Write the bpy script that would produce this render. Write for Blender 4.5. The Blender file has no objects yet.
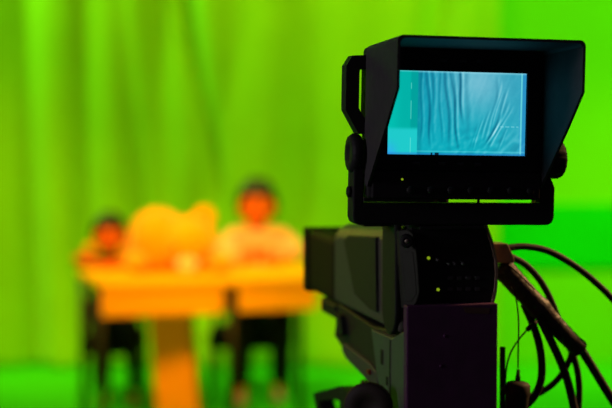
import bpy, bmesh, math, random
from mathutils import Vector, Matrix
random.seed(7)
C = bpy.context.scene
R = math.radians

# ------------------------------------------------------------ camera, world, lights, exposure
CAM_Z, PITCH = 1.55, R(3.05)
FPX = 612 * 85 / 36
cd = bpy.data.cameras.new('camera'); cam = bpy.data.objects.new('camera', cd)
C.collection.objects.link(cam); C.camera = cam
cam.location = (0, 0, CAM_Z); cam.rotation_euler = (R(90) - PITCH, 0, 0)
cd.lens = 85; cd.sensor_width = 36; cd.clip_start = 0.05; cd.clip_end = 60
cd.dof.use_dof = True; cd.dof.focus_distance = 1.50; cd.dof.aperture_fstop = 3.4; cd.dof.aperture_blades = 9
C.view_settings.view_transform = 'Standard'; C.view_settings.look = 'None'
C.view_settings.exposure = -1.6; C.view_settings.gamma = 1.0; C.view_settings.use_curve_mapping = False

w = bpy.data.worlds.new('studio_dark'); C.world = w; w.use_nodes = True
w.node_tree.nodes['Background'].inputs[0].default_value = (1.0, 0.55, 1.0, 1)
w.node_tree.nodes['Background'].inputs[1].default_value = 0.05

def aim(o, target):
    d = Vector(target) - o.location
    o.rotation_euler = d.to_track_quat('-Z', 'Y').to_euler()

def spot(name, loc, target, energy, col, size, blend=0.6, rad=0.15):
    l = bpy.data.lights.new(name, 'SPOT'); l.energy = energy; l.color = col
    l.spot_size = R(size); l.spot_blend = blend; l.shadow_soft_size = rad
    o = bpy.data.objects.new(name, l); C.collection.objects.link(o); o.location = loc; aim(o, target); return o

def area(name, loc, target, energy, col, sx, sy, spread=120):
    l = bpy.data.lights.new(name, 'AREA'); l.energy = energy; l.color = col
    l.shape = 'RECTANGLE'; l.size = sx; l.size_y = sy; l.spread = R(spread)
    o = bpy.data.objects.new(name, l); C.collection.objects.link(o); o.location = loc; aim(o, target); return o

# warm key over the desk, washes on the green cloth, warm pool at the top, warm kicker behind the rig
spot('key_lamp', (-0.7, 4.6, 3.6), (-0.6, 7.75, 0.75), 4900, (1.0, 0.40, 0.03), 30, 0.8, 0.75)
spot('low_warm_fill', (-1.3, 4.4, 0.9), (-0.65, 7.5, 0.42), 260, (1.0, 0.45, 0.03), 22, 0.9, 0.15)  # added fill that warms the shaded upper part of the pillar leg
area('cloth_wash', (-3.4, 8.1, 4.5), (-1.4, 9.25, 2.9), 360, (0.72, 1.0, 0.2), 0.6, 1.6, 150)
spot('warm_top_lamp', (0.3, 7.5, 4.6), (-0.2, 9.3, 2.7), 760, (1.0, 0.48, 0.04), 80, 1.0, 0.2)
area('wall_wash', (2.6, 6.8, 4.2), (2.3, 9.4, 1.4), 235, (0.70, 1.0, 0.20), 2.0, 0.5, 130)
spot('green_floor_lamp', (1.2, 6.5, 4.5), (0.6, 8.6, 0.0), 180, (0.5, 1.0, 0.1), 70, 1.0, 0.2)
spot('kicker_lamp', (2.4, 2.6, 2.9), (0.29, 1.62, 1.27), 1300, (1.0, 0.55, 0.22), 11, 0.6, 0.1)
spot('warm_low_lamp', (-2.3, 6.6, 4.3), (-2.0, 9.2, 0.15), 1900, (1.0, 0.55, 0.05), 36, 1.0, 0.2)
spot('warm_low_lamp', (2.3, 6.6, 4.3), (1.95, 9.4, 0.30), 1800, (1.0, 0.7, 0.05), 34, 1.0, 0.2)
spot('warm_side_fill', (-1.5, 4.2, 2.3), (0.04, 1.88, 1.37), 130, (1.0, 0.72, 0.06), 10, 0.8, 0.15)  # added narrow fill that warms the casing's left front
area('side_work_light', (-2.4, 0.6, 1.95), (0.1, 1.6, 1.45), 2.1, (1.0, 0.90, 1.0), 0.6, 0.6, 40)

# ------------------------------------------------------------ pixel helpers (photo pixel + real depth -> point)
X0, Y0, YAW = 0.1570, 1.522, R(12.5)       # the studio camera rig: where its viewfinder screen stands, and how it is turned
cY, sY = math.cos(YAW), math.sin(YAW)
def ray(px, py):
    a = (px - 306) / FPX; u = -(py - 204) / FPX
    return Vector((a, math.cos(PITCH) + u * math.sin(PITCH), -math.sin(PITCH) + u * math.cos(PITCH)))
def at(px, py, Y):                          # world point on the plane y = Y
    d = ray(px, py); d = d * (Y / d.y); return Vector((d.x, d.y, d.z + CAM_Z))
def loc(px, py, ly):                        # rig point (x right, z up) at rig depth ly
    d = ray(px, py); t = (ly - sY * X0 + cY * Y0) / (-sY * d.x + cY * d.y); g = d * t
    return Vector((cY * (g.x - X0) + sY * (g.y - Y0), ly, g.z + CAM_Z))
def side(px, py, lx):                       # rig point (y depth, z up) on the rig plane x = lx
    d = ray(px, py); t = (lx + cY * X0 + sY * Y0) / (cY * d.x + sY * d.y); g = d * t
    return Vector((lx, -sY * (g.x - X0) + cY * (g.y - Y0), g.z + CAM_Z))
def rw(v):                                  # rig -> world
    v = Vector(v); return Vector((X0 + v.x * cY - v.y * sY, Y0 + v.x * sY + v.y * cY, v.z))

# ------------------------------------------------------------ materials
def mat(name, col, rough=0.6, metal=0.0, noise=0.0, scale=20.0, bump=0.0, emit=None, estr=1.0, spec=0.5, sheen=0.0, transmission=0.0):
    m = bpy.data.materials.new(name); m.use_nodes = True; nt = m.node_tree; b = nt.nodes['Principled BSDF']
    b.inputs['Base Color'].default_value = (*col, 1); b.inputs['Roughness'].default_value = rough
    b.inputs['Metallic'].default_value = metal; b.inputs['Specular IOR Level'].default_value = spec
    b.inputs['Sheen Weight'].default_value = sheen
    if emit: b.inputs['Emission Color'].default_value = (*emit, 1); b.inputs['Emission Strength'].default_value = estr
    if noise or bump:
        tc = nt.nodes.new('ShaderNodeTexCoord'); n = nt.nodes.new('ShaderNodeTexNoise')
        n.inputs['Scale'].default_value = scale; n.inputs['Detail'].default_value = 4
        nt.links.new(tc.outputs['Object'], n.inputs['Vector'])
        if noise:
            r = nt.nodes.new('ShaderNodeValToRGB')
            r.color_ramp.elements[0].position = 0.3; r.color_ramp.elements[1].position = 0.7
            r.color_ramp.elements[0].color = (*[c * (1 - noise) for c in col], 1)
            r.color_ramp.elements[1].color = (*[min(1, c * (1 + noise)) for c in col], 1)
            nt.links.new(n.outputs['Fac'], r.inputs['Fac']); nt.links.new(r.outputs['Color'], b.inputs['Base Color'])
        if bump:
            bp = nt.nodes.new('ShaderNodeBump'); bp.inputs['Strength'].default_value = bump; bp.inputs['Distance'].default_value = 0.002
            nt.links.new(n.outputs['Fac'], bp.inputs['Height']); nt.links.new(bp.outputs['Normal'], b.inputs['Normal'])
    return m
M = dict(
    cloth=mat('green_cloth', (0.215, 0.64, 0.0), 0.85, noise=0.05, scale=3, bump=0.1, sheen=0.1, spec=0.1),
    wall=mat('green_wall_paint', (0.12, 0.70, 0.0), 0.8, noise=0.03, scale=2, spec=0.1),
    band=mat('cool_green', (0.0, 0.62, 0.0), 0.8, noise=0.03, scale=3, spec=0.1),
    floor=mat('green_floor_vinyl', (0.03, 0.52, 0.0), 0.7, noise=0.04, scale=2, spec=0.15),
    desk=mat('yellow_laminate', (0.95, 0.45, 0.0), 0.5, noise=0.04, scale=6, spec=0.2),
    desk_leg=mat('amber_wood_pillar', (0.80, 0.34, 0.0), 0.5, noise=0.06, scale=6, spec=0.2),
    steel=mat('black_steel', (0.01, 0.01, 0.01), 0.5, noise=0.2, scale=40),
    plush=mat('golden_plush', (0.95, 0.38, 0.0), 0.95, noise=0.08, scale=30, bump=0.6, sheen=0.3, spec=0.05),
    plush_pale=mat('pale_plush', (0.98, 0.75, 0.55), 0.95, noise=0.05, scale=40, bump=0.6, spec=0.05),
    skin=mat('skin', (0.92, 0.17, 0.0), 0.55, noise=0.03, scale=20, spec=0.3),
    lip=mat('lip', (0.8, 0.10, 0.02), 0.5, noise=0.05),
    eye=mat('dark_eye', (0.02, 0.012, 0.01), 0.25, noise=0.1),
    hair=mat('black_hair', (0.012, 0.009, 0.007), 0.5, noise=0.3, scale=60, bump=0.5),
    pale_shirt=mat('pale_shirt', (0.95, 0.47, 0.28), 0.85, noise=0.04, scale=30, bump=0.3, spec=0.1),
    black_cloth=mat('black_cloth', (0.012, 0.011, 0.012), 0.9, noise=0.2, scale=30, bump=0.3, spec=0.1),
    shoe=mat('pink_shoe', (0.75, 0.35, 0.30), 0.6, noise=0.05, scale=20),
    black=mat('black_matt_plastic', (0.012, 0.012, 0.013), 0.62, noise=0.15, scale=120, bump=0.08, spec=0.3),
    hood=mat('black_hood_sheet', (0.046, 0.042, 0.048), 0.7, noise=0.12, scale=90, bump=0.05, spec=0.35),
    grey=mat('dark_grey_casing', (0.085, 0.085, 0.065), 0.55, noise=0.10, scale=80, bump=0.08, spec=0.4),
    cover=mat('dark_green_grey_cover', (0.030, 0.034, 0.024), 0.6, noise=0.1, scale=60, spec=0.2),
    lens=mat('dark_brown_casing', (0.012, 0.007, 0.004), 0.75, noise=0.15, scale=60, bump=0.1, spec=0.25),
    brown=mat('brown_block_and_rim', (0.30, 0.20, 0.14), 0.5, noise=0.15, scale=70),  # block brown, also the warm rim light coloured into the rear edge
    midgrey=mat('grey_metal_plate', (0.09, 0.09, 0.085), 0.45, noise=0.08, scale=60, spec=0.5),
    inset=mat('charcoal_panel', (0.020, 0.019, 0.017), 0.6, noise=0.15, scale=90, spec=0.35),
    purple=mat('dark_plum_casing', (0.085, 0.025, 0.085), 0.6, noise=0.12, scale=50, bump=0.05, spec=0.3),
    rubber=mat('black_rubber', (0.022, 0.014, 0.009), 0.7, noise=0.15, scale=60, bump=0.1, spec=0.45),
    sleeve=mat('braided_sleeve', (0.035, 0.024, 0.018), 0.5, noise=0.3, scale=160, bump=0.6, spec=0.5),
    metal=mat('worn_metal', (0.30, 0.24, 0.20), 0.4, 0.6, noise=0.15, scale=70),
    tape=mat('brown_tape', (0.10, 0.05, 0.035), 0.6, noise=0.2, scale=60),
    glass=mat('lens_glass', (0.01, 0.01, 0.02), 0.05, noise=0.02, spec=0.8),
    led_yellow=mat('led_yellow_green', (0.2, 0.3, 0.0), 0.4, noise=0.01, emit=(0.55, 0.85, 0.02), estr=1.3),
    led_amber=mat('led_amber', (0.3, 0.2, 0.0), 0.4, noise=0.01, emit=(0.8, 0.6, 0.05), estr=1.0),
    button=mat('dim_grey_key', (0.05, 0.05, 0.055), 0.5, noise=0.1, scale=100),
)

# ------------------------------------------------------------ mesh helpers
OFF = {}                                    # root name -> shift of its frame
def thing(name, label, cat, base, group=None, rig=False, roll=0.0):
    o = bpy.data.objects.new(name, None); C.collection.objects.link(o)
    if rig: o.location = rw(base); o.rotation_euler = (0, roll, YAW)
    else: o.location = base
    o.empty_display_size = 0.1
    o['label'] = label; o['category'] = cat
    if group: o['group'] = group
    OFF[o.name] = Vector(base); return o
def obj(name, bm, m, parent=None, smooth=False, label=None):
    if parent is not None:
        off = OFF[parent.name]
        for v in bm.verts: v.co -= off
    bmesh.ops.recalc_face_normals(bm, faces=bm.faces)
    me = bpy.data.meshes.new(name); bm.to_mesh(me); bm.free()
    if smooth:
        for p in me.polygons: p.use_smooth = True
    o = bpy.data.objects.new(name, me); C.collection.objects.link(o); me.materials.append(m)
    if parent is not None:
        o.parent = parent; OFF[o.name] = off
    if label: o['label'] = label
    return o
def solo(name, bm, m, label, cat, group=None, smooth=True):     # a thing that is one mesh; origin at its lowest point
    lo = min((v.co for v in bm.verts), key=lambda c: c.z).copy()
    for v in bm.verts: v.co -= lo
    o = obj(name, bm, m, None, smooth); o.location = lo
    o['label'] = label; o['category'] = cat
    if group: o['group'] = group
    return o
def struct(name, bm, m):
    o = obj(name, bm, m); o['kind'] = 'structure'; o['label'] = name.replace('_', ' '); return o
def bevel(bm, w_, seg=2, edges=None):
    bmesh.ops.bevel(bm, geom=edges or bm.edges[:], offset=w_, segments=seg, profile=0.5, affect='EDGES', clamp_overlap=True)
def box(x0, x1, y0, y1, z0, z1, bv=0.0, seg=2, bm=None):
    t = bmesh.new(); bmesh.ops.create_cube(t, size=1)
    for v in t.verts:
        v.co = Vector((x0 + (v.co.x + .5) * (x1 - x0), y0 + (v.co.y + .5) * (y1 - y0), z0 + (v.co.z + .5) * (z1 - z0)))
    if bv: bevel(t, bv, seg)
    return merge(bm, t)
def merge(bm, t):
    if bm is None: return t
    me = bpy.data.meshes.new('tmp'); t.to_mesh(me); t.free(); bm.from_mesh(me); bpy.data.meshes.remove(me); return bm
def prism(pts, d, bv=0.0, seg=2, bm=None):                       # closed outline pts (Vectors) pushed along d
    t = bmesh.new(); vs = [t.verts.new(p) for p in pts]; f = t.faces.new(vs)
    r = bmesh.ops.extrude_face_region(t, geom=[f])
    for v in [g for g in r['geom'] if isinstance(g, bmesh.types.BMVert)]: v.co += Vector(d)
    bmesh.ops.recalc_face_normals(t, faces=t.faces)
    if bv: bevel(t, bv, seg)
    return merge(bm, t)
def ring_prism(outer, inner, d, bv=0.0, bm=None):                # outline with a hole; same number of points
    t = bmesh.new(); n = len(outer); d = Vector(d)
    A = [[t.verts.new(p + k) for p in L] for L in (outer, inner) for k in (Vector(), d)]
    o0, o1, i0, i1 = A
    for i in range(n):
        j = (i + 1) % n
        t.faces.new((o0[i], o0[j], o1[j], o1[i])); t.faces.new((i0[i], i1[i], i1[j], i0[j]))
        t.faces.new((o0[i], i0[i], i0[j], o0[j])); t.faces.new((o1[i], o1[j], i1[j], i1[i]))
    bmesh.ops.recalc_face_normals(t, faces=t.faces)
    if bv: bevel(t, bv, 2)
    return merge(bm, t)
def spline(pts, n=10):
    P = [Vector(p) for p in pts]; P = [P[0] * 2 - P[1]] + P + [P[-1] * 2 - P[-2]]; out = []
    for i in range(1, len(P) - 2):
        a, b, c, d = P[i - 1:i + 3]
        for k in range(n):
            t = k / n
            out.append(0.5 * ((2 * b) + (c - a) * t + (2 * a - 5 * b + 4 * c - d) * t * t + (3 * b - a - 3 * c + d) * t ** 3))
    out.append(P[-2]); return out
def tube(pts, r, seg=12, n=10, bm=None, smooth=True, rf=None):
    P = spline(pts, n) if smooth else [Vector(p) for p in pts]
    t = bmesh.new(); rings = []; prev = None
    for i, p in enumerate(P):
        d = (P[min(i + 1, len(P) - 1)] - P[max(i - 1, 0)]).normalized()
        if prev is None: u = d.orthogonal().normalized()
        else: u = (prev - d * prev.dot(d)).normalized()
        prev = u; v = d.cross(u); rr = rf(i / (len(P) - 1)) if rf else r
        rings.append([t.verts.new(p + (u * math.cos(2 * math.pi * k / seg) + v * math.sin(2 * math.pi * k / seg)) * rr) for k in range(seg)])
    for a, b in zip(rings, rings[1:]):
        for k in range(seg): t.faces.new((a[k], a[(k + 1) % seg], b[(k + 1) % seg], b[k]))
    t.faces.new(rings[0][::-1]); t.faces.new(rings[-1])
    return merge(bm, t)
def lathe(prof, origin, axis, seg=32, bm=None, flute=0.0, nfl=0):   # prof: (along axis, radius)
    axis = Vector(axis).normalized(); u = axis.orthogonal().normalized(); v = axis.cross(u); o = Vector(origin)
    t = bmesh.new(); rings = []
    for h, r in prof:
        rings.append([t.verts.new(o + axis * h + (u * math.cos(2 * math.pi * k / seg) + v * math.sin(2 * math.pi * k / seg)) * max(r * (1 + flute * math.cos(nfl * 2 * math.pi * k / seg)), 1e-5)) for k in range(seg)])
    for a, b in zip(rings, rings[1:]):
        for k in range(seg): t.faces.new((a[k], a[(k + 1) % seg], b[(k + 1) % seg], b[k]))
    t.faces.new(rings[0][::-1]); t.faces.new(rings[-1])
    return merge(bm, t)
def ball(c, rx, ry, rz, u=24, v=16, bm=None, rot=None):
    t = bmesh.new(); bmesh.ops.create_uvsphere(t, u_segments=u, v_segments=v, radius=1)
    m = Matrix.Diagonal((rx, ry, rz, 1))
    if rot: m = rot.to_4x4() @ m
    bmesh.ops.transform(t, matrix=Matrix.Translation(Vector(c)) @ m, verts=t.verts)
    return merge(bm, t)
def skinned(chains, sub=2, bm=None):                             # chains: list of [(point, radius)...]; the first vertex is the root
    t = bmesh.new(); idx = {}; rad = []
    def vert(p, r):
        k = tuple(round(c, 4) for c in p)
        if k not in idx: idx[k] = t.verts.new(p); rad.append(r)
        return idx[k]
    for ch in chains:
        vs = [vert(Vector(p), r) for p, r in ch]
        for a, b in zip(vs, vs[1:]):
            if t.edges.get((a, b)) is None: t.edges.new((a, b))
    me = bpy.data.meshes.new('tmp'); t.to_mesh(me); t.free()
    o = bpy.data.objects.new('tmp', me); C.collection.objects.link(o)
    o.modifiers.new('skin', 'SKIN').use_smooth_shade = True
    for i, sv in enumerate(me.skin_vertices[0].data): sv.radius = (rad[i], rad[i]); sv.use_root = (i == 0)
    s = o.modifiers.new('sub', 'SUBSURF'); s.levels = sub
    bpy.context.view_layer.update()
    ev = o.evaluated_get(bpy.context.evaluated_depsgraph_get()); m2 = ev.to_mesh()
    if bm is None: bm = bmesh.new()
    bm.from_mesh(m2); ev.to_mesh_clear(); bpy.data.objects.remove(o); bpy.data.meshes.remove(me)
    return bm

# ------------------------------------------------------------ the setting
struct('floor', box(-6, 6, -1.5, 9.6, -0.05, 0), M['floor'])
struct('wall_back', box(-6, 6, 9.5, 9.6, 0, 4.6), M['wall'])
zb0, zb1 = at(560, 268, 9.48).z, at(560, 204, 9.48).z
struct('wall_band_1', box(1.05, 6, 9.475, 9.5, zb0, zb1, 0.004), M['band'])  # band in a cooler green than the wall around it

# green cloth hung in front of the wall, in soft folds
def fold(x, c, wd): return math.exp(-((x - c) / wd) ** 2)
def cloth_y(x, z):
    k = FPX / 9.2; px = 306 + x * k; py = 127 - (z - 1.55) * k
    y = 0.012 * math.sin(px * 0.085 + 0.6 * math.sin(py * 0.012)) + 0.010 * math.sin(px * 0.043 + 1.0)
    t = max(0, min(1, py / 250)); low = max(0, min(1, (300 - py) / 150))
    y += 0.060 * fold(px, 27 + 4 * t, 12) * (0.5 + 0.5 * t)
    y += 0.050 * fold(px, 86 - 3 * t, 10) * (0.3 + 0.7 * t)
    y += 0.045 * fold(px, 122 + 18 * t, 10) * (0.3 + 0.7 * t)
    y += 0.095 * fold(px, 186 + 40 * t, 11) * (1.0 - 0.75 * t)
    y += 0.030 * fold(px, 250 - 60 * t, 14) * t
    y += 0.045 * fold(px, 352 - 62 * t, 30) * (0.35 + 0.4 * t)
    y += 0.040 * fold(px, 440 - 40 * t, 16)
    y -= 0.050 * fold(px, 470 - 20 * t, 15)
    y += 0.030 * fold(px, 160 + 14 * t, 12) * (1 - t)
    return 9.21 + y * 1.7
bm = bmesh.new(); NX, NZ = 420, 70; xa, xb = -4.2, (497 - 306) / FPX * 9.25
grid = [[bm.verts.new((xa + (xb - xa) * i / NX, cloth_y(xa + (xb - xa) * i / NX, 0.004 + 4.2 * j / NZ), 0.004 + 4.2 * j / NZ)) for j in range(NZ + 1)] for i in range(NX + 1)]
for i in range(NX):
    for j in range(NZ): bm.faces.new((grid[i][j], grid[i + 1][j], grid[i + 1][j + 1], grid[i][j + 1]))
o = solo('backdrop_curtain', bm, M['cloth'], 'wide bright green cloth backdrop hanging in soft vertical folds behind the desk', 'backdrop')
sm = o.modifiers.new('thickness', 'SOLIDIFY'); sm.thickness = 0.006

# ------------------------------------------------------------ the desk
ZT = 0.78
FL, FR, BR, BL = Vector((-1.0, 7.05, 0)), Vector((0.09, 7.38, 0)), Vector((0.16, 8.14, 0)), Vector((-1.26, 7.86, 0))
desk = thing('presenter_desk', 'wide amber yellow desk with two front panels and one broad pillar leg', 'desk', ((FL + BR) / 2))
z_ = lambda v, z: Vector((v.x, v.y, z))
def soft(P, r=0.05, n=4):                    # round the corners of an outline
    out = []
    for i, p in enumerate(P):
        a = (P[i - 1] - p).normalized(); b = (P[(i + 1) % len(P)] - p).normalized()
        for k in range(n + 1):
            t = k / n; out.append(p + a * r * (1 - t) ** 2 + b * r * t ** 2)
    return out
obj('desk_top', prism([z_(v, ZT - 0.035) for v in soft([FL, FR, BR, BL], 0.07)], (0, 0, 0.035), 0.006), M['desk'], desk)
fd = (FR - FL).normalized(); fn = Vector((-fd.y, fd.x, 0))
def fx(px):                                  # point of the front edge that stands at photo column px
    lo, hi = -0.2, 1.3
    for _ in range(40):
        m_ = (lo + hi) / 2; p = FL.lerp(FR, m_)
        if 306 + FPX * p.x / p.y < px: lo = m_
        else: hi = m_
    return FL.lerp(FR, lo)
for a, b in ((101, 224), (239, 318)):
    p, q = fx(a) + fn * 0.015, fx(b) + fn * 0.015
    obj('front_panel', prism([z_(p, 0.615), z_(q, 0.615), z_(q + fn * 0.02, 0.615), z_(p + fn * 0.02, 0.615)], (0, 0, ZT - 0.036 - 0.615), 0.004), M['desk'], desk)
pc = at(169, 330, 7.54)
bm = bmesh.new()
def quad_col(levels):
    t = bmesh.new(); rr = []
    for z, cx, hx, cy, hy in levels:
        rr.append([t.verts.new((cx + a * hx, cy + b * hy, z)) for a, b in ((-1, -1), (1, -1), (1, 1), (-1, 1))])
    for a, b in zip(rr, rr[1:]):
        for k in range(4): t.faces.new((a[k], a[(k + 1) % 4], b[(k + 1) % 4], b[k]))
    t.faces.new(rr[0][::-1]); t.faces.new(rr[-1]); bmesh.ops.recalc_face_normals(t, faces=t.faces); return t
t = quad_col([(0.0, pc.x + 0.06, 0.115, 7.56, 0.14), (0.03, pc.x + 0.055, 0.11, 7.56, 0.135), (ZT - 0.037, pc.x, 0.105, 7.56, 0.12)]); bevel(t, 0.01)
obj('pillar_leg', t, M['desk_leg'], desk, label='broad amber pillar leg')
for px, yy in ((83, 7.72), (101, 7.30), (232, 7.34), (300, 7.62)):
    g = at(px, 300, yy)
    obj('leg', tube([(g.x, yy, 0.0), (g.x, yy, ZT - 0.037)], 0.020, 12, smooth=False), M['steel'], desk, smooth=True, label='thin black steel leg')

# ------------------------------------------------------------ people and their chairs
def chair(x, y, zs, label, sw=0.21):
    c = thing('stool_chair', label, 'chair', (x, y, 0), 'chairs behind the desk')
    obj('seat', box(x - sw, x + sw, y - 0.2, y + 0.2, zs - 0.11, zs, 0.03, 3), M['black_cloth'], c)
    obj('backrest', box(x - sw, x + sw, y + 0.23, y + 0.26, zs + 0.05, zs + 0.30, 0.012, 3), M['black_cloth'], c)
    for a in (-1, 1):
        obj('leg', tube([(x + a * sw * .9, y - 0.18, 0), (x + a * sw * .9, y - 0.18, zs - 0.10)], 0.013, 10, smooth=False), M['steel'], c, True)
        obj('leg', tube([(x + a * sw * .9, y + 0.245, 0), (x + a * sw * .9, y + 0.245, zs + 0.28)], 0.013, 10, smooth=False), M['steel'], c, True)
    return c

def hand(chain_root, d, side_v, up, s, bm):  # palm and five fingers from a wrist point
    d, side_v, up = d.normalized(), side_v.normalized(), up.normalized()
    palm = chain_root + d * 0.045 * s
    skinned([[(chain_root, 0.024 * s), (palm, 0.030 * s), (chain_root + d * 0.075 * s, 0.026 * s)]], 1, bm)
    for k, L in enumerate((0.070, 0.080, 0.074, 0.058)):
        o = chain_root + d * 0.07 * s + side_v * (k - 1.5) * 0.019 * s
        skinned([[(o, 0.0095 * s), (o + d * L * .5 * s + up * 0.004 * s, 0.0088 * s), (o + d * L * .8 * s - up * 0.008 * s, 0.008 * s), (o + d * L * s - up * 0.020 * s, 0.007 * s)]], 1, bm)
    o = chain_root + d * 0.03 * s - side_v * 0.026 * s
    skinned([[(o, 0.011 * s), (o + d * 0.03 * s - side_v * 0.018 * s, 0.010 * s), (o + d * 0.06 * s - side_v * 0.018 * s, 0.008 * s)]], 1, bm)
    return bm

def head(c, s, bm):                          # skull, jaw, nose, ears; faces -y
    t = bmesh.new(); bmesh.ops.create_uvsphere(t, u_segments=32, v_segments=24, radius=1)
    for v in t.verts:
        x, y, z = v.co
        jaw = max(0, -z)
        wx = 0.076 * (1 - 0.28 * jaw ** 1.5); wy = 0.092 * (1 - 0.10 * jaw)
        yy = y * wy - (0.012 * jaw if y < 0 else -0.01)
        if y < 0: yy *= 0.96
        v.co = Vector((x * wx, yy, z * 0.112)) * s + Vector(c)
    merge(bm, t); c = Vector(c)
    ball(c + Vector((0, -0.094, -0.022)) * s, 0.013 * s, 0.016 * s, 0.016 * s, 12, 8, bm)
    ball(c + Vector((0, -0.090, 0.002)) * s, 0.008 * s, 0.010 * s, 0.026 * s, 12, 8, bm)
    for a in (-1, 1): ball(c + Vector((a * 0.078, 0.005, -0.01)) * s, 0.010 * s, 0.020 * s, 0.030 * s, 12, 8, bm)
    return bm

def person(label, px, yb, s, zseat, zhead, J, shirt, long_hair, tops):
    x = J['x']
    p = thing('person', label, 'person', (x, yb, 0))
    V = Vector
    # one continuous body
    pel = V((x, yb, zseat + 0.10 * s)); wai = V((x, yb - 0.01, zseat + 0.26 * s)); che = V((x, yb - 0.02, J['zsh'] - 0.06 * s))
    nb = V((x, yb - 0.02, J['zsh'] + 0.025 * s)); hb = V((J['hx'], yb - 0.03, zhead - 0.07 * s))
    body_ch = [[(pel, 0.125 * s), (wai, 0.105 * s), (che, 0.115 * s), (nb, 0.055 * s), (hb, 0.048 * s), (V((J['hx'], yb - 0.03, zhead)), 0.05 * s)]]
    sh_ch = [[(pel, 0.142 * s), (wai, 0.130 * s), (che, 0.140 * s), (nb - V((0, 0, 0.012 * s)), 0.066 * s)]]
    tr_ch = []
    legs = []
    for a, key in ((-1, 'L'), (1, 'R')):
        S = V((x + a * 0.150 * s, yb - 0.02, J['zsh'] - 0.03 * s)); E_, W_ = V(J['el' + key]), V(J['wr' + key])
        body_ch.append([(che, 0.105 * s), (S, 0.050 * s), (S.lerp(E_, .5), 0.044 * s), (E_, 0.038 * s), (E_.lerp(W_, .4), 0.036 * s), (W_, 0.024 * s)])
        sh_ch.append([(che, 0.140 * s), (S, 0.076 * s), (S.lerp(E_, .5), 0.066 * s), (E_, 0.058 * s)] + ([(E_.lerp(W_, .45), 0.050 * s), (E_.lerp(W_, tops), 0.042 * s)] if tops > .5 else []))
        H = V((x + a * 0.09 * s, yb - 0.04, zseat + 0.085 * s)); K = V(J['kn' + key]); A = V(J['an' + key])
        body_ch.append([(pel, 0.125 * s), (H, 0.080 * s), (K, 0.052 * s), (K.lerp(A, .35), 0.050 * s), (A, 0.032 * s), (A + V((0, -0.10 * s, -0.045 * s)), 0.026 * s)])
        tr_ch.append([(pel, 0.142 * s), (H, 0.096 * s), (H.lerp(K, .5), 0.090 * s), (K, 0.078 * s), (K.lerp(A, .4), 0.068 * s), (A + V((0, 0, 0.03 * s)), 0.050 * s)])
    bm = skinned(body_ch, 2); head((J['hx'], yb - 0.03, zhead), s * J['hs'], bm)
    for a, key in ((-1, 'L'), (1, 'R')):
        E_, W_ = V(J['el' + key]), V(J['wr' + key]); d = (W_ - E_); d.z = 0.0
        up = V((0, 0, 1)); sv = d.normalized().cross(up)
        hand(W_, d + V((0, 0, -0.02)), sv * (1 if a < 0 else -1), up, s, bm)
    obj('body', bm, M['skin'], p, True)
    obj('shirt', skinned(sh_ch, 2), shirt, p, True)
    obj('trousers', skinned(tr_ch, 2), M['black_cloth'], p, True)
    hc = V((J['hx'], yb - 0.03, zhead)); hs = s * J['hs']
    # hair: a cap cut away over the face
    t = bmesh.new(); bmesh.ops.create_uvsphere(t, u_segments=40, v_segments=28, radius=1)
    kill = []
    for v in t.verts:
        X, Y, Z = v.co
        line = 0.42 if Y < -0.35 else (-0.05 if Y < 0.15 else -0.55)
        if long_hair and Y > -0.30: line = -0.75
        if Z < line - 0.001: kill.append(v)
        n = 1 + 0.03 * math.sin(9 * X + 4 * Z) + 0.02 * math.sin(17 * Y)
        v.co = hc + V((X * 0.089, Y * 0.104 + 0.006, Z * 0.122 + 0.004)) * hs * n
    bmesh.ops.delete(t, geom=kill, context='VERTS')
    h = obj('hair', t, M['hair'], p, True); sd = h.modifiers.new('thickness', 'SOLIDIFY'); sd.thickness = 0.012 * hs; sd.offset = 1
    for a in (-1, 1):
        obj('eye', ball(hc + V((a * 0.030, -0.084, 0.004)) * hs, 0.012 * hs, 0.006 * hs, 0.006 * hs, 12, 8), M['eye'], p, True)
        obj('eyebrow', ball(hc + V((a * 0.031, -0.084, 0.024)) * hs, 0.016 * hs, 0.006 * hs, 0.004 * hs, 12, 8), M['hair'], p, True)
    obj('mouth', ball(hc + V((0, -0.090, -0.058)) * hs, 0.022 * hs, 0.006 * hs, 0.007 * hs, 12, 8), M['lip'], p, True)
    for key in 'LR':
        A = V(J['an' + key])
        t = ball(A + V((0, -0.055 * s, -0.035 * s)), 0.042 * s, 0.115 * s, 0.040 * s, 20, 12)
        for v in t.verts: v.co.z = max(v.co.z, A.z - 0.058 * s)
        obj('shoe', t, M['shoe'], p, True)
    return p, hc, hs

# the taller person on the right, arms folded on the desk
yb = 8.36; xr = at(258, 205, yb).x; s = 0.92
ch_r = chair(xr - 0.045, yb + 0.14, 0.37, 'black chair under the person in the pale shirt', 0.25)
zh = at(257, 206, yb).z
J = dict(x=xr, hx=xr - 0.005, hs=1.32, zsh=at(257, 232, yb).z,
         elL=(xr - 0.20, 8.13, ZT + 0.052), wrL=(xr + 0.03, 8.03, ZT + 0.038), elR=(xr + 0.235, 8.15, ZT + 0.055), wrR=(xr + 0.02, 8.01, ZT + 0.085),
         knL=(at(243, 330, 8.0).x, 8.02, 0.48), knR=(at(283, 330, 8.0).x, 8.02, 0.48), anL=(at(241, 400, 8.0).x, 8.05, 0.056), anR=(at(278, 400, 8.1).x, 8.15, 0.056))
person('dark-haired person in a pale shirt sitting with arms folded on the desk', 257, yb, s, 0.44, zh, J, M['pale_shirt'], False, .8)
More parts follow.
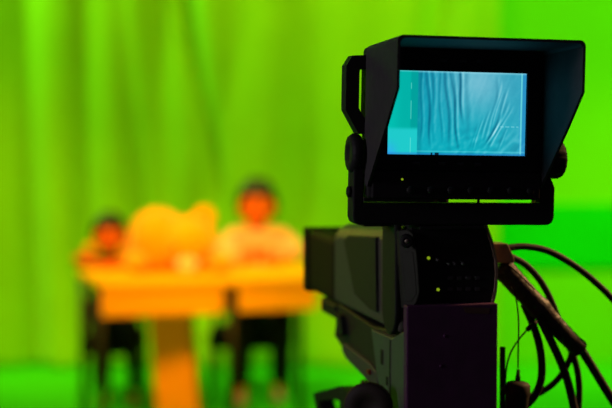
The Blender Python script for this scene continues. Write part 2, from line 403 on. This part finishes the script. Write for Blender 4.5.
# the smaller person on the left, in black, two round yellow puffs beside the face
yb = 8.16; xl = at(110, 240, yb).x; s = 0.74
chair(xl, yb + 0.14, 0.365, 'black chair under the small person in black', 0.17)
zh = at(110, 236, yb).z
J = dict(x=xl, hx=xl, hs=1.38, zsh=at(110, 258, yb).z,
         elL=(xl - 0.16, 7.98, ZT + 0.040), wrL=(xl - 0.02, 7.83, ZT + 0.032), elR=(xl + 0.16, 8.0, ZT + 0.040), wrR=(xl + 0.07, 7.84, ZT + 0.032),
         knL=(at(104, 330, 7.9).x, 7.9, 0.44), knR=(at(133, 330, 7.9).x, 7.9, 0.44), anL=(at(104, 398, 8.0).x, 7.98, 0.046), anR=(at(135, 398, 8.0).x, 8.0, 0.046))
pp, hc, hs = person('small dark-haired person in black with round yellow puffs beside the face', 110, yb, s, 0.42, zh, J, M['black_cloth'], False, .3)
for a in (-1, 1):
    obj('puff', ball(hc + Vector((a * 0.106, -0.02, -0.078)), 0.038, 0.034, 0.043, 20, 14), M['plush'], pp, True, label='round yellow puff at the side of the head')

# ------------------------------------------------------------ the big plush toy on the desk, slumped, head to the right
yp = 7.72
tc = at(170, 268, yp)
toy = thing('plush_toy', 'big golden yellow plush toy lying slumped on the desk between the people', 'plush toy', (tc.x, yp, ZT))
k = yp / FPX
def pt(px, py, y=yp): return at(px, py, y)
c = pt(157, 240); sit = lambda b_: ([setattr(v.co, 'z', max(v.co.z, ZT + 0.0015)) for v in b_.verts], b_)[1]
obj('torso', sit(ball((c.x, yp + .03, c.z - 0.005), 30 * k, 0.17, 32.5 * k, 32, 20)), M['plush'], toy, True)
c = pt(190, 243); obj('head', sit(ball((c.x, yp - 0.03, c.z), 28 * k, 0.15, 27 * k, 32, 20)), M['plush'], toy, True)
for px, py in ((204, 217), (177, 227)):
    c = pt(px, py); obj('ear', ball((c.x, yp, c.z), 11 * k, 0.025, 10.5 * k, 20, 12), M['plush'], toy, True)
c = pt(187, 265, yp - .17); obj('muzzle', ball((c.x, yp - 0.155, max(c.z, ZT + 0.045)), 10 * k, 0.05, 8 * k, 20, 12), M['plush_pale'], toy, True, label='pale muzzle')
c = pt(187, 262, yp - .2); obj('nose', ball((c.x, yp - 0.203, c.z + .01), 2.5 * k, 0.008, 2 * k, 12, 8), M['lip'], toy, True)
for a in (-1, 1):
    c = pt(187 + a * 11, 249, yp - .17); obj('eye', ball((c.x, yp - 0.168, c.z), 2.2 * k, 0.008, 2.2 * k, 12, 8), M['eye'], toy, True)
for px, w_ in ((138, 13), (222, 12)):
    c = pt(px, 258); obj('paw', ball((c.x, yp - 0.08, ZT + 0.0565), w_ * k, 0.13, 0.055, 20, 12), M['plush'], toy, True)

# ------------------------------------------------------------ the viewfinder monitor (rig frame)
ZS = 1.5642
vf = thing('viewfinder_monitor', 'black hooded camera viewfinder with a glowing teal screen and side handle', 'monitor', (0, 0.02, 1.447), rig=True, roll=R(1.0))
SW, SH = 0.0757, 0.0436
def rect(x0, x1, z0, z1, y): return [Vector((x0, y, z0)), Vector((x1, y, z0)), Vector((x1, y, z1)), Vector((x0, y, z1))]
# housing with a narrower back
t = quad_col([]) if False else bmesh.new()
rr = []
for y, ix, it in ((0.0, 0.0, 0.0), (0.03, 0.0, 0.002), (0.058, 0.012, 0.016)):
    rr.append([t.verts.new(v) for v in rect(-0.0955 + ix, 0.0955 - ix, 1.4735 + it * .4, 1.6335 - it, y)])
for a, b in zip(rr, rr[1:]):
    for q in range(4): t.faces.new((a[q], a[(q + 1) % 4], b[(q + 1) % 4], b[q]))
t.faces.new(rr[0]); t.faces.new(rr[-1][::-1]); bmesh.ops.recalc_face_normals(t, faces=t.faces); bevel(t, 0.003)
obj('housing', t, M['black'], vf)
obj('bezel', ring_prism(rect(-0.0935, 0.0935, 1.5045, 1.6325, -0.004), rect(-SW - .0006, SW + .0006, ZS - SH - .0006, ZS + SH + .0006, -0.004), (0, 0.0042, 0)), M['black'], vf)
obj('control_panel', box(-0.0925, 0.0925, -0.006, 0.001, 1.4745, 1.503, 0.0015), M['black'], vf)

# screen picture: a shot of the cloth
def smooth(a, b, x): x = max(0, min(1, (x - a) / (b - a))); return x * x * (3 - 2 * x)
def lerp3(a, b, t): return tuple(p + (q - p) * t for p, q in zip(a, b))
def lin(c): return tuple(((v / 255) / 12.92 if v / 255 <= .04045 else ((v / 255 + .055) / 1.055) ** 2.4) for v in c)
def hsh(i): return (math.sin(i * 127.1 + 3.7) * 43758.5453) % 1.0
def vn(x, y):
    xi, yi = math.floor(x), math.floor(y); fx_, fy_ = x - xi, y - yi; fx_, fy_ = fx_ * fx_ * (3 - 2 * fx_), fy_ * fy_ * (3 - 2 * fy_)
    H = lambda a, b: hsh(a * 57 + b * 131)
    return (H(xi, yi) * (1 - fx_) + H(xi + 1, yi) * fx_) * (1 - fy_) + (H(xi, yi + 1) * (1 - fx_) + H(xi + 1, yi + 1) * fx_) * fy_
def picture(u, v):                           # u right, v down, 0..1
    c0_ = .212
    if u < c0_:                              # plain wall at the left of the shot
        c = lerp3((0, 182, 168), (0, 168, 158), smooth(0.0, 0.12, u))
        c = lerp3(c, (0, 140, 140), smooth(0.155, 0.165, u) * .55 * (1 - smooth(.66, .72, v)))
        c = lerp3(c, (28, 192, 192), smooth(0.66, 0.72, v))
        c = lerp3(c, (45, 165, 230), smooth(0.78, 1.0, v) * smooth(0.10, 0.0, u) * .9)
        if abs(u - 0.163) < 0.0032 and (.14 < v < .22 or .36 < v < .58 or .80 < v < .98): c = lerp3(c, (130, 230, 215), .6)
        c = lerp3(c, (150, 225, 235), (1 - smooth(.0, .022, v)) * .5)
        c = lerp3(c, (40, 130, 205), smooth(.965, .985, v) * .6)
        return lin(c)
    base = lerp3((16, 142, 168), (10, 166, 180), v)
    glow = math.exp(-((u - 0.66) / 0.24) ** 2 - ((v - 0.10) / 0.42) ** 2)
    base = lerp3(base, (125, 186, 205), glow * .8)
    base = lerp3(base, (70, 160, 185), smooth(0.60, 1, u) * .5)
    base = lerp3(base, (0, 120, 135), (1 - smooth(0.0, .05, u - c0_)) * .5)
    sh = 0.0
    for c0, slope, wd, amp, v1 in ((.235, .0, .008, .3, .9), (.31, .015, .012, .36, .85), (.36, .03, .008, .25, .9), (.405, .05, .012, .42, .95), (.46, .045, .009, .30, .9), (.505, .05, .010, .70, .62), (.28, .03, .008, .25, .95), (.445, .07, .010, .34, .98), (.56, .02, .016, .15, .9), (.27, .04, .01, .3, .9)):
        uc = c0 + slope * v + .007 * math.sin(v * 8 + c0 * 40)
        e = (1 - smooth(v1 - .25, v1 + .05, v))
        sh -= amp * math.exp(-((u - uc) / wd) ** 2) * e
        sh += amp * .45 * math.exp(-((u - uc - wd * 2.0) / wd) ** 2) * e
    for c0, slope, wd, amp, v0, v1 in ((.82, -.16, .008, .30, .05, .9), (.885, -.20, .007, .34, .15, .9), (.93, -.26, .009, .26, .3, .95), (.97, -.28, .007, .20, .35, .98), (.78, -.14, .007, .30, .40, .85), (.80, -.05, .008, .16, .0, .4), (.86, -.15, .007, .45, .68, .88), (.74, -.13, .006, .3, .5, .98), (.90, -.22, .006, .34, .45, .9), (.95, -.24, .006, .3, .55, .98), (.70, -.10, .006, .22, .55, .95), (.98, -.2, .006, .26, .6, .98), (.84, -.17, .005, .28, .2, .7)):
        uc = c0 + slope * v ** 1.6 + .006 * math.sin(v * 10 + c0 * 30); e = smooth(v0, v0 + .15, v) * (1 - smooth(v1 - .15, v1, v))
        sh += amp * math.exp(-((u - uc) / wd) ** 2) * e; sh -= amp * .7 * math.exp(-((u - uc + wd * 2.2) / (wd * 1.3)) ** 2) * e
    sh += (vn(u * 60 + v * 14, v * 7 - u * 8) - .5) * .10
    wr = smooth(.5, .95, v)
    sh += (vn((u + v * .55) * 34, (v - u * .4) * 16) - .5) * .40 * wr * smooth(.45, .8, u + v * .3)
    sh += (vn(u * 90, v * 50) - .5) * .05
    c = lerp3(base, (205, 240, 245), min(1, sh)) if sh > 0 else lerp3(base, (0, 72, 105), min(1, -sh))
    if abs(v - .652) < .006 and .79 < u < .95 and int(u * 75) % 3: c = lerp3(c, (150, 220, 230), .45)
    if u > 0.955: c = lerp3(c, (120, 225, 225), .6) if abs(u - 0.966) < 0.007 else lerp3(c, (30, 125, 190), .6)
    c = lerp3(c, (30, 120, 190), smooth(.972, .988, v) * .7)
    if abs(v - .962) < .007: c = lerp3(c, (110, 205, 225), .4)
    c = lerp3(c, (150, 215, 230), (1 - smooth(.0, .03, v)) * .6)
    if v > .972 and .31 < u < .37 and (u < .325 or u > .34): c = (6, 30, 50)
    return lin(c)
bm = bmesh.new(); NU, NV = 240, 136; vs = []
lay = bm.verts.layers.float_color.new('picture')
for j in range(NV + 1):
    vs.append([bm.verts.new((-SW + 2 * SW * i / NU, 0.0, ZS + SH - 2 * SH * j / NV)) for i in range(NU + 1)])
for j in range(NV + 1):
    for i in range(NU + 1): vs[j][i][lay] = (*picture(i / NU, j / NV), 1)
for j in range(NV):
    for i in range(NU): bm.faces.new((vs[j][i], vs[j + 1][i], vs[j + 1][i + 1], vs[j][i + 1]))
for row in vs:
    for v in row: v.co.y = -0.0015
sm = bpy.data.materials.new('screen_picture'); sm.use_nodes = True; nt = sm.node_tree; b = nt.nodes['Principled BSDF']
b.inputs['Base Color'].default_value = (0.01, 0.01, 0.01, 1); b.inputs['Roughness'].default_value = 0.3
an = nt.nodes.new('ShaderNodeAttribute'); an.attribute_name = 'picture'
nt.links.new(an.outputs['Color'], b.inputs['Emission Color']); b.inputs['Emission Strength'].default_value = 1.13 * 2 ** 1.6
obj('screen', bm, sm, vf, label='glowing teal screen showing wrinkled cloth')

# hood: one bent sheet, its sides cut back towards the bottom
HT, HB, HX, HD = 1.6375, 1.487, 0.0970, 0.106
prof = [(-HX, HB), (-HX, 1.52), (-HX, 1.55), (-HX, 1.586), (-HX, 1.60)]
rc = 0.006
prof += [(-HX + rc - rc * math.cos(a), HT - rc + rc * math.sin(a)) for a in (0, .4, .8, 1.2, math.pi / 2)]
prof += [(x, HT) for x in (-.06, 0, .06)]
prof += [(-x, z) for x, z in prof[:10][::-1]]
def yf(z): return -HD if z >= 1.586 else -HD * (z - HB) / (1.586 - HB) - 0.002
bm = bmesh.new(); A = []
th = 0.0028
cen = Vector((0, 0, ZS))
for x, z in prof:
    ix = x + th if x <= -HX + rc else (x - th if x >= HX - rc else x)
    iz = z - th if z > HT - rc else z
    tp = 0.004 if z > 1.6 else 0
    A.append([bm.verts.new((x, yf(z), z)), bm.verts.new((x, 0.012, z - tp)), bm.verts.new((ix, 0.012, iz - tp)), bm.verts.new((ix, yf(z), iz))])
for p, q in zip(A, A[1:]):
    for k in range(4): bm.faces.new((p[k], p[(k + 1) % 4], q[(k + 1) % 4], q[k]))
bm.faces.new(A[0]); bm.faces.new(A[-1][::-1])
obj('hood', bm, M['hood'], vf)

# side handle: chamfered loop
def hp(L): return [Vector((x, 0.012, z)) for x, z in L]
hx0, hx1 = -0.0955, -0.1180
outer = [(hx0, 1.541), (-0.1035, 1.541), (hx1, 1.566), (hx1, 1.612), (-0.1115, 1.6225), (hx0, 1.6235)]
inner = [(-0.0965, 1.557), (-0.0985, 1.559), (-0.1035, 1.568), (-0.1035, 1.606), (-0.1025, 1.609), (-0.0965, 1.609)]
obj('side_handle', ring_prism(hp(outer), hp(inner), (0, 0.020, 0), 0.0022), M['black'], vf)
for a in (-1, 1):
    kz = 1.5205 if a < 0 else 1.517
    kw = -0.0062 if a < 0 else 0.008
    obj('tilt_knob', lathe([(0, 0.012), (0.0015, 0.012), (0.0015, 0.0185), (0.004, 0.0205), (0.016 + kw, 0.0205), (0.0195 + kw, 0.018), (0.0195 + kw, 0.009), (0.0185 + kw, 0.008)], (a * 0.0985, 0.020, kz), (a, 0, 0), 48, flute=0.025, nfl=16), M['black'], vf, True)
# yoke: U bracket around the housing
def yk(L): return [Vector((x, 0.008, z)) for x, z in L]
U = [(-0.1088, 1.535), (-0.1088, 1.454), (-0.1068, 1.4485), (-0.1025, 1.4462), (0.108, 1.4462), (0.1125, 1.4485), (0.1150, 1.454), (0.1150, 1.487), (0.109, 1.500), (0.109, 1.535), (0.098, 1.535), (0.098, 1.4692), (-0.098, 1.4692), (-0.098, 1.535)]
t = bmesh.new(); f = t.faces.new([t.verts.new(p) for p in yk(U)]); r = bmesh.ops.extrude_face_region(t, geom=[f])
for v in [g for g in r['geom'] if isinstance(g, bmesh.types.BMVert)]: v.co.y += 0.026
bmesh.ops.recalc_face_normals(t, faces=t.faces); bevel(t, 0.0015)
obj('yoke', t, M['black'], vf)
obj('yoke_screw', lathe([(0, .006), (.003, .006), (.004, .004)], (-0.1088, 0.021, 1.480), (-1, 0, 0), 20), M['black'], vf, True)
# small keys and the lamp on the bezel
for px in (440.6, 460, 477): 
    g = loc(px, 60.5, -0.004); obj('key', box(g.x - .004, g.x + .004, -0.0055, -0.0035, g.z - .0016, g.z + .0016, 0.0006), M['button'], vf)
for px in (415, 440.6, 459, 476.5):
    g = loc(px, 164, -0.004); obj('key', box(g.x - .004, g.x + .004, -0.0055, -0.0035, g.z - .0016, g.z + .0016, 0.0006), M['button'], vf)
for k in range(7):
    obj('knob', lathe([(0, .004), (.004, .004), (.005, .003)], (-0.052 + k * 0.022, -0.006, 1.4835), (0, -1, 0), 16), M['black'], vf, True)
g = loc(401.4, 180.3, -0.006); obj('indicator_lamp', lathe([(0, .0012), (.0015, .001)], (g.x, -0.0058, g.z), (0, -1, 0), 12), M['led_yellow'], vf, True, label='tiny yellow lamp')
g = loc(478, 204, 0.02); obj('bolt', tube([(g.x, 0.02, 1.468), (g.x, 0.02, 1.476)], 0.0016, 8, smooth=False), M['tape'], vf, True)

# ------------------------------------------------------------ the studio camera (rig frame)
BX = -0.038
sc = thing('studio_camera', 'black studio television camera under the hooded viewfinder, lens pointing at the desk', 'camera', (0.015, 0.20, 1.20), rig=True)
# upper casing: rounded top, extruded along the camera axis
pr = [(BX, 1.322), (BX, 1.425), (BX + .006, 1.436), (BX + .018, 1.4425), (0.045, 1.4425), (0.058, 1.436), (0.063, 1.425), (0.063, 1.322)]
t = prism([Vector((x, 0.078, z)) for x, z in pr], (0, 0.307, 0), 0.004)
for v in t.verts:
    if v.co.z > 1.40: v.co.z -= 0.019 * (v.co.y - 0.078) / 0.307
obj('casing', t, M['grey'], sc)
# charcoal panel let into the left side
P = [side(px, py, BX) for px, py in ((346, 240), (351, 235), (378, 237), (379, 312), (372, 309), (357, 294))]
obj('side_panel', prism([p + Vector((-0.0035, 0, 0)) for p in P], (0.006, 0, 0), 0.001), M['inset'], sc)
# dark padded strip with round lower end, rear left
y0, y1 = side(395.5, 240, BX - .005).y, side(379.5, 240, BX - .008).y
z0, z1 = side(390, 333, BX).z, 1.4435
hw = (y1 - y0) / 2; ym = (y0 + y1) / 2
P = [Vector((BX - .005, ym + hw * math.cos(a), z0 + hw + hw * math.sin(a))) for a in [math.pi + math.pi * k / 10 for k in range(11)]] + [Vector((BX - .005, y1, z1)), Vector((BX - .005, y0, z1))]
obj('side_pad', prism(P, (0.007, 0, 0), 0.002), M['black'], sc)
# rear block
P = [loc(px, py, 0.060) for px, py in ((411, 222), (484, 221), (491, 240), (495.5, 258), (496.5, 272), (495, 292), (491, 305.5), (412, 305.5))]
obj('rear_panel', prism(P, (0, 0.020, 0), 0.0012), M['black'], sc)
P = [loc(px, py, 0.057) for px, py in ((483, 219.5), (485.5, 219.5), (492.5, 239), (497.3, 258), (498.3, 272), (497, 292), (493.5, 306), (490, 313), (488.5, 311), (491.5, 303), (494.5, 290), (495.8, 272), (494.8, 259), (490.3, 241))]
obj('edge_guard', prism(P, (0, 0.020, 0)), M['brown'], sc, label='edge strip in brown for the warm rim light')  # warm rim light along the rear edge, put into the strip's colour
P = [loc(px, py, 0.048 + .0009 * (420 - px)) for px, py in ((398.5, 231), (408, 229.5), (413, 233), (416, 243), (418.5, 268), (420, 293), (417, 303), (412, 309), (403.5, 309), (402, 285), (400, 260))]
rc_ = obj('rear_cover', prism(P, (0, 0.012, 0), 0.0018), M['cover'], sc, label='dark grey rounded cover plate')
P = [loc(px, py, 0.0474 + .0009 * (420 - px)) for px, py in ((402, 252), (413, 252), (415.5, 275), (416.5, 294), (411, 302), (405.5, 302), (404, 280))]
obj('inner_plate', prism(P, (0, 0.002, 0), 0.0006), M['cover'], rc_)
g = loc(406.5, 240.5, 0.052)
kn = obj('dial', lathe([(0, .0075), (.008, .0075), (.010, .006), (.010, .003), (.009, .002)], (g.x, 0.052, g.z), (-.25, -1, 0), 24, flute=.04, nfl=12), M['black'], sc, True)
obj('dial_cap', lathe([(0, .0028), (.0015, .0022)], Vector((g.x, 0.052, g.z)) + Vector((-.25, -1, 0)).normalized() * .0095, (-.25, -1, 0), 12), M['metal'], kn, True, label='shiny cap')
# keys, switches and lamps on the rear
for px, py, m_ in ((428.5, 258, 'led_yellow'), (438, 289.5, 'led_yellow')):
    g = loc(px, py, 0.06); obj('indicator_lamp', lathe([(0, .0018), (.002, .0015)], (g.x, 0.0602, g.z), (0, -1, 0), 12), M[m_], sc, True, label='small yellow-green lamp')
for px, py in ((436, 258), (447, 262), (453, 262), (461, 262)):
    g = loc(px, py, 0.06); obj('toggle_switch', tube([(g.x, 0.0605, g.z), (g.x, 0.052, g.z - .002)], 0.0018, 10, smooth=False), M['button'], sc, True)
for row in (278, 289):
    for px in (450, 459, 468, 477):
        g = loc(px, row, 0.06); obj('key', box(g.x - .003, g.x + .003, 0.058, 0.061, g.z - .002, g.z + .002, .0008), M['button'], sc)
# neck that carries the viewfinder, and the carrying handle behind it
P = [loc(px, py, 0.02) for px, py in ((400, 219), (471, 219), (482, 223), (484, 228), (400, 228))]
obj('viewfinder_mount', box(-0.036, 0.036, 0.008, 0.078, 1.4415, 1.4450, 0.001), M['black'], sc)
obj('accessory_plate', box(-0.078, 0.006, 0.082, 0.115, 1.4405, 1.4735, 0.002), M['black'], sc)
obj('top_handle', prism([Vector((x, y, z)) for y, z in ((0.09, 1.440), (0.09, 1.470), (0.12, 1.492), (0.28, 1.480), (0.32, 1.440), (0.285, 1.440), (0.265, 1.464), (0.13, 1.470), (0.12, 1.440)) for x in (-0.012,)], (0.036, 0, 0), 0.004), M['black'], sc)
# lower body
P = [side(px, py, BX - .001) for px, py in ((371, 329), (392, 338), (404, 331), (404, 420), (384, 420), (377, 378))]
P = [Vector((p.x, p.y, max(p.z, 1.2335))) for p in P]
lp = obj('side_plate', prism(P, (0.012, 0, 0), 0.0015), M['midgrey'], sc, label='grey side plate with slots')
for px, py, a, b_ in ((382, 357, .006, .0085), (387, 381, .004, .005)):
    g = side(px, py, BX - .001); obj('slot', box(BX - .0018, BX + .001, g.y - a / 1.2, g.y + a / 1.2, g.z - b_, g.z + b_, .0004), M['black'], lp)
g0, g1 = side(391, 340, BX), side(393, 410, BX)
obj('groove', box(BX - .0016, BX, g0.y - .0015, g0.y + .0015, g1.z, g0.z, 0), M['black'], lp)
P = [side(px, py, BX + .004) for px, py in ((338, 303), (372, 326), (404, 333), (404, 420), (380, 420), (376, 376), (343, 349), (334, 336))]
P = [Vector((p.x, p.y, max(p.z, 1.2335))) for p in P]
obj('lower_casing', prism(P, (0.085, 0, 0), 0.002), M['inset'], sc)
P = [side(px, py, BX) for px, py in ((343, 343), (370, 364), (376, 372), (378, 388), (366, 380), (345, 358), (341, 350))]
obj('lower_rail', prism(P, (0.03, 0, 0), 0.002), M['grey'], sc)
P = [side(px, py, BX - .003) for px, py in ((335, 312), (340, 316), (342, 334), (337, 336))]
obj('catch', prism(P, (0.012, 0, 0), 0.001), M['black'], sc)
g = side(368, 372, BX - .003); obj('red_mark', box(BX - .004, BX + .002, g.y - .004, g.y + .004, g.z - .003, g.z + .003, .001), mat('dull_red', (.25, .02, .015), .5, noise=.1), sc, label='small dull red mark')
# lens with hood at the front
ln = obj('box_lens', box(-0.037, 0.058, 0.385, 0.545, 1.318, 1.405, 0.010, 3), M['lens'], sc, label='dark brown box lens')
obj('lens_hood', ring_prism([Vector((x, 0.540, z)) for x, z in ((-0.0385, 1.3165), (0.0595, 1.3165), (0.0595, 1.4065), (-0.0385, 1.4065))], [Vector((x, 0.540, z)) for x, z in ((-0.034, 1.321), (0.055, 1.321), (0.055, 1.402), (-0.034, 1.402))], (0, 0.03, 0), 0.001), M['lens'], ln)
obj('lens_glass', ball((0.0105, 0.547, 1.3625), 0.040, 0.010, 0.040, 32, 16), M['glass'], ln, True)
obj('lens_bracket', box(-0.036, 0.045, 0.385, 0.47, 1.297, 1.3175, 0.004), M['black'], ln)

# plum box clamped on the back
a_, b_ = loc(407, 306, 0.045), loc(498, 306, 0.045)
bx = obj('adapter_box', box(a_.x, b_.x, 0.045, 0.0595, 1.20, a_.z, 0.0015), M['purple'], sc, label='dark plum box on the back')
P = [loc(px, py, 0.0445) for px, py in ((463, 307), (490, 308), (489, 314), (466, 313))]
obj('tape_strip', prism(P, (0, 0.002, 0)), M['tape'], bx, label='scrap of brown tape')
for px, py in ((445, 336), (441, 366)):
    g = loc(px, py, 0.045); obj('screw', lathe([(0, .002), (.001, .0016)], (g.x, 0.0452, g.z), (0, -1, 0), 12), M['purple'], bx, True)
# connector block, right
P = [loc(px, py, 0.070) for px, py in ((489, 244), (508, 243.5), (515, 258), (515, 263), (496, 263))]
obj('connector_block', prism(P, (0, 0.030, 0), 0.0015), M['brown'], sc, label='worn brown metal connector block')

# ------------------------------------------------------------ pan head and pedestal under the camera
ph = thing('camera_pedestal', 'black pan head and pedestal column carrying the studio camera', 'tripod', (0.015, 0.18, 0), rig=True)
obj('mount_plate', box(-0.025, 0.055, 0.09, 0.30, 1.213, 1.232, 0.003), M['black'], ph)
obj('column', lathe([(0, .30), (.05, .30), (.07, .10), (.12, .075), (1.10, .070), (1.12, .05), (1.16, .045)], (0.015, 0.18, 0), (0, 0, 1), 32), M['black'], ph, True)
obj('head_block', box(-0.03, 0.06, 0.10, 0.26, 1.13, 1.215, 0.008), M['black'], ph)
c = loc(370, 405, 0.10)
obj('drag_disc', lathe([(-.004, .012), (0, .020), (.001, .0265), (.012, .0275), (.016, .025), (.016, .012), (.014, .010)], (c.x, c.y, c.z), (-.45, -.89, 0), 48, flute=.01, nfl=24), M['rubber'], ph, True)
obj('disc_arm', tube([(c.x, c.y, c.z), (c.x + .012, .13, 1.20), (0.0, .17, 1.19)], .008, 12), M['black'], ph, True)
g = side(330, 396, BX - .01)
q = [side(px, py, BX - .01) for px, py in ((313, 393), (340, 386), (352, 396), (350, 420), (318, 420))]
q2 = [side(px, py, BX - .01) for px, py in ((319, 401), (336, 399), (340, 402), (339, 410), (322, 410))]
obj('clip', ring_prism(q, q2, (0.02, 0, 0)), M['black'], ph)

# ------------------------------------------------------------ cables on the right (each its own)
def cable(name, pts, rpx, m_, label, cat='cable', grp=None, n=10, seg=12):
    W = [rw(loc(px, py, ly)) for px, py, ly in pts]
    r_ = rpx * 1.65 / FPX
    return solo(name, tube(W, r_, seg, n), M[m_], label, cat, grp)
cable('camera_cable', [(506, 248, .085), (525, 246.5, .09), (548, 251, .095), (572, 264, .10), (594, 281, .10), (616, 303, .10), (640, 335, .10)], 3.4, 'rubber', 'black cable arching highest out to the right edge of the photo')
cable('camera_cable', [(510, 256, .10), (527, 266, .105), (543, 285, .11), (555, 310, .11), (563, 334, .115), (574, 358, .12), (579, 384, .12), (578, 425, .12)], 3.4, 'rubber', 'black cable curving close beside the sleeve, below the highest arch')
cable('camera_cable', [(524, 304, .10), (535, 330, .10), (541, 355, .10), (541, 380, .10), (533, 398, .10), (518, 412, .10)], 4.0, 'rubber', 'thick black cable dropping from the sleeve and curling behind the hanging plug')
cable('camera_cable', [(538, 315, .085), (553, 345, .085), (566, 376, .085), (574, 408, .085), (578, 430, .085)], 4.2, 'rubber', 'thick black cable hanging steeply from the middle of the sleeve')
cable('camera_cable', [(574, 345, .12), (569, 361, .125), (558, 379, .13), (543, 391, .13), (526, 397, .13), (508, 398, .13)], 3.2, 'rubber', 'black cable looping low behind the others from the sleeve end')
cable('camera_cable', [(576, 341, .10), (588, 360, .10), (602, 383, .10), (620, 412, .10)], 4.6, 'rubber', 'thick black cable running straight from the sleeve mouth to the lower right corner')
# braided sleeve: ribbed thick tube
W = [rw(loc(px, py, ly)) for px, py, ly in ((500, 265, .088), (510, 276, .09), (528, 296, .09), (548, 317, .09), (566, 336, .092), (580, 349, .095))]
def rf(t): return (12.0 - 3.6 * t + 1.6 * math.exp(-((t - .52) / .04) ** 2) + 0.9 * math.exp(-((t - .97) / .03) ** 2) + 0.15 * math.sin(t * 90)) * 1.65 / FPX
solo('cable_sleeve', tube(W, .015, 20, 14, rf=rf), M['sleeve'], 'thick dark braided sleeve gathering the cables below the connector block', 'cable sleeve')
cable('sleeve_highlight', [(507, 263.5, .076), (516, 271, .076), (526, 281, .077), (534, 289, .078)], 0.8, 'tape', 'thin brown line standing in for the highlight along the top of the braided sleeve', 'highlight', None, 8, 8)  # thin strip added as the sleeve's highlight
# thin wires and the hanging plug
cable('thin_wire', [(511, 287, .075), (516, 298, .074), (518.5, 320, .072), (518.3, 345, .07), (518, 368, .07)], 0.8, 'black', 'thin black wire hanging straight down into the round plug', 'wire', None, 10, 8)
cable('thin_wire', [(538, 320, .078), (530, 327, .076), (520, 338, .077), (511, 352, .077), (506.5, 368, .07), (505, 388, .07)], 0.9, 'black', 'thin black wire slanting from the sleeve down to the dark stick', 'wire', None, 10, 8)
cable('wire_joint', [(536, 321.5, .0765), (527, 330, .0745)], 2.6, 'black', 'small black barrel joint on the slanting thin wire', 'connector', None, 4, 12)
k = 1.63 / FPX
pl = thing('hanging_plug', 'round black plug with ridged cap hanging beside the plum box', 'plug', loc(516, 415, .07), rig=True)
c = loc(516, 380, .07)
obj('plug_body', lathe([(0, 9 * k), (.002, 10.5 * k), (.034, 11.5 * k), (.036, 12.4 * k), (.046, 12.2 * k), (.049, 10.5 * k), (.051, 5 * k)], (c.x, .07, c.z - .052), (0.05, 0, 1), 40, flute=.02, nfl=20), M['rubber'], pl, True)
obj('strain_relief', lathe([(0, 2.6 * k), (.006, 2.6 * k), (.007, 2 * k), (.014, 1.6 * k)], (c.x + .002, .07, c.z - .002), (0.05, 0, 1), 16), M['black'], pl, True)
obj('side_lug', ball((c.x - 12 * k, .07, c.z - .010), 3 * k, 3 * k, 3 * k, 12, 8), M['rubber'], pl, True)
cable('dark_stick', [(502.5, 347, .094), (502.5, 420, .094)], 2.9, 'black', 'short black upright stick close against the plum box', 'rod', None, 2, 12)
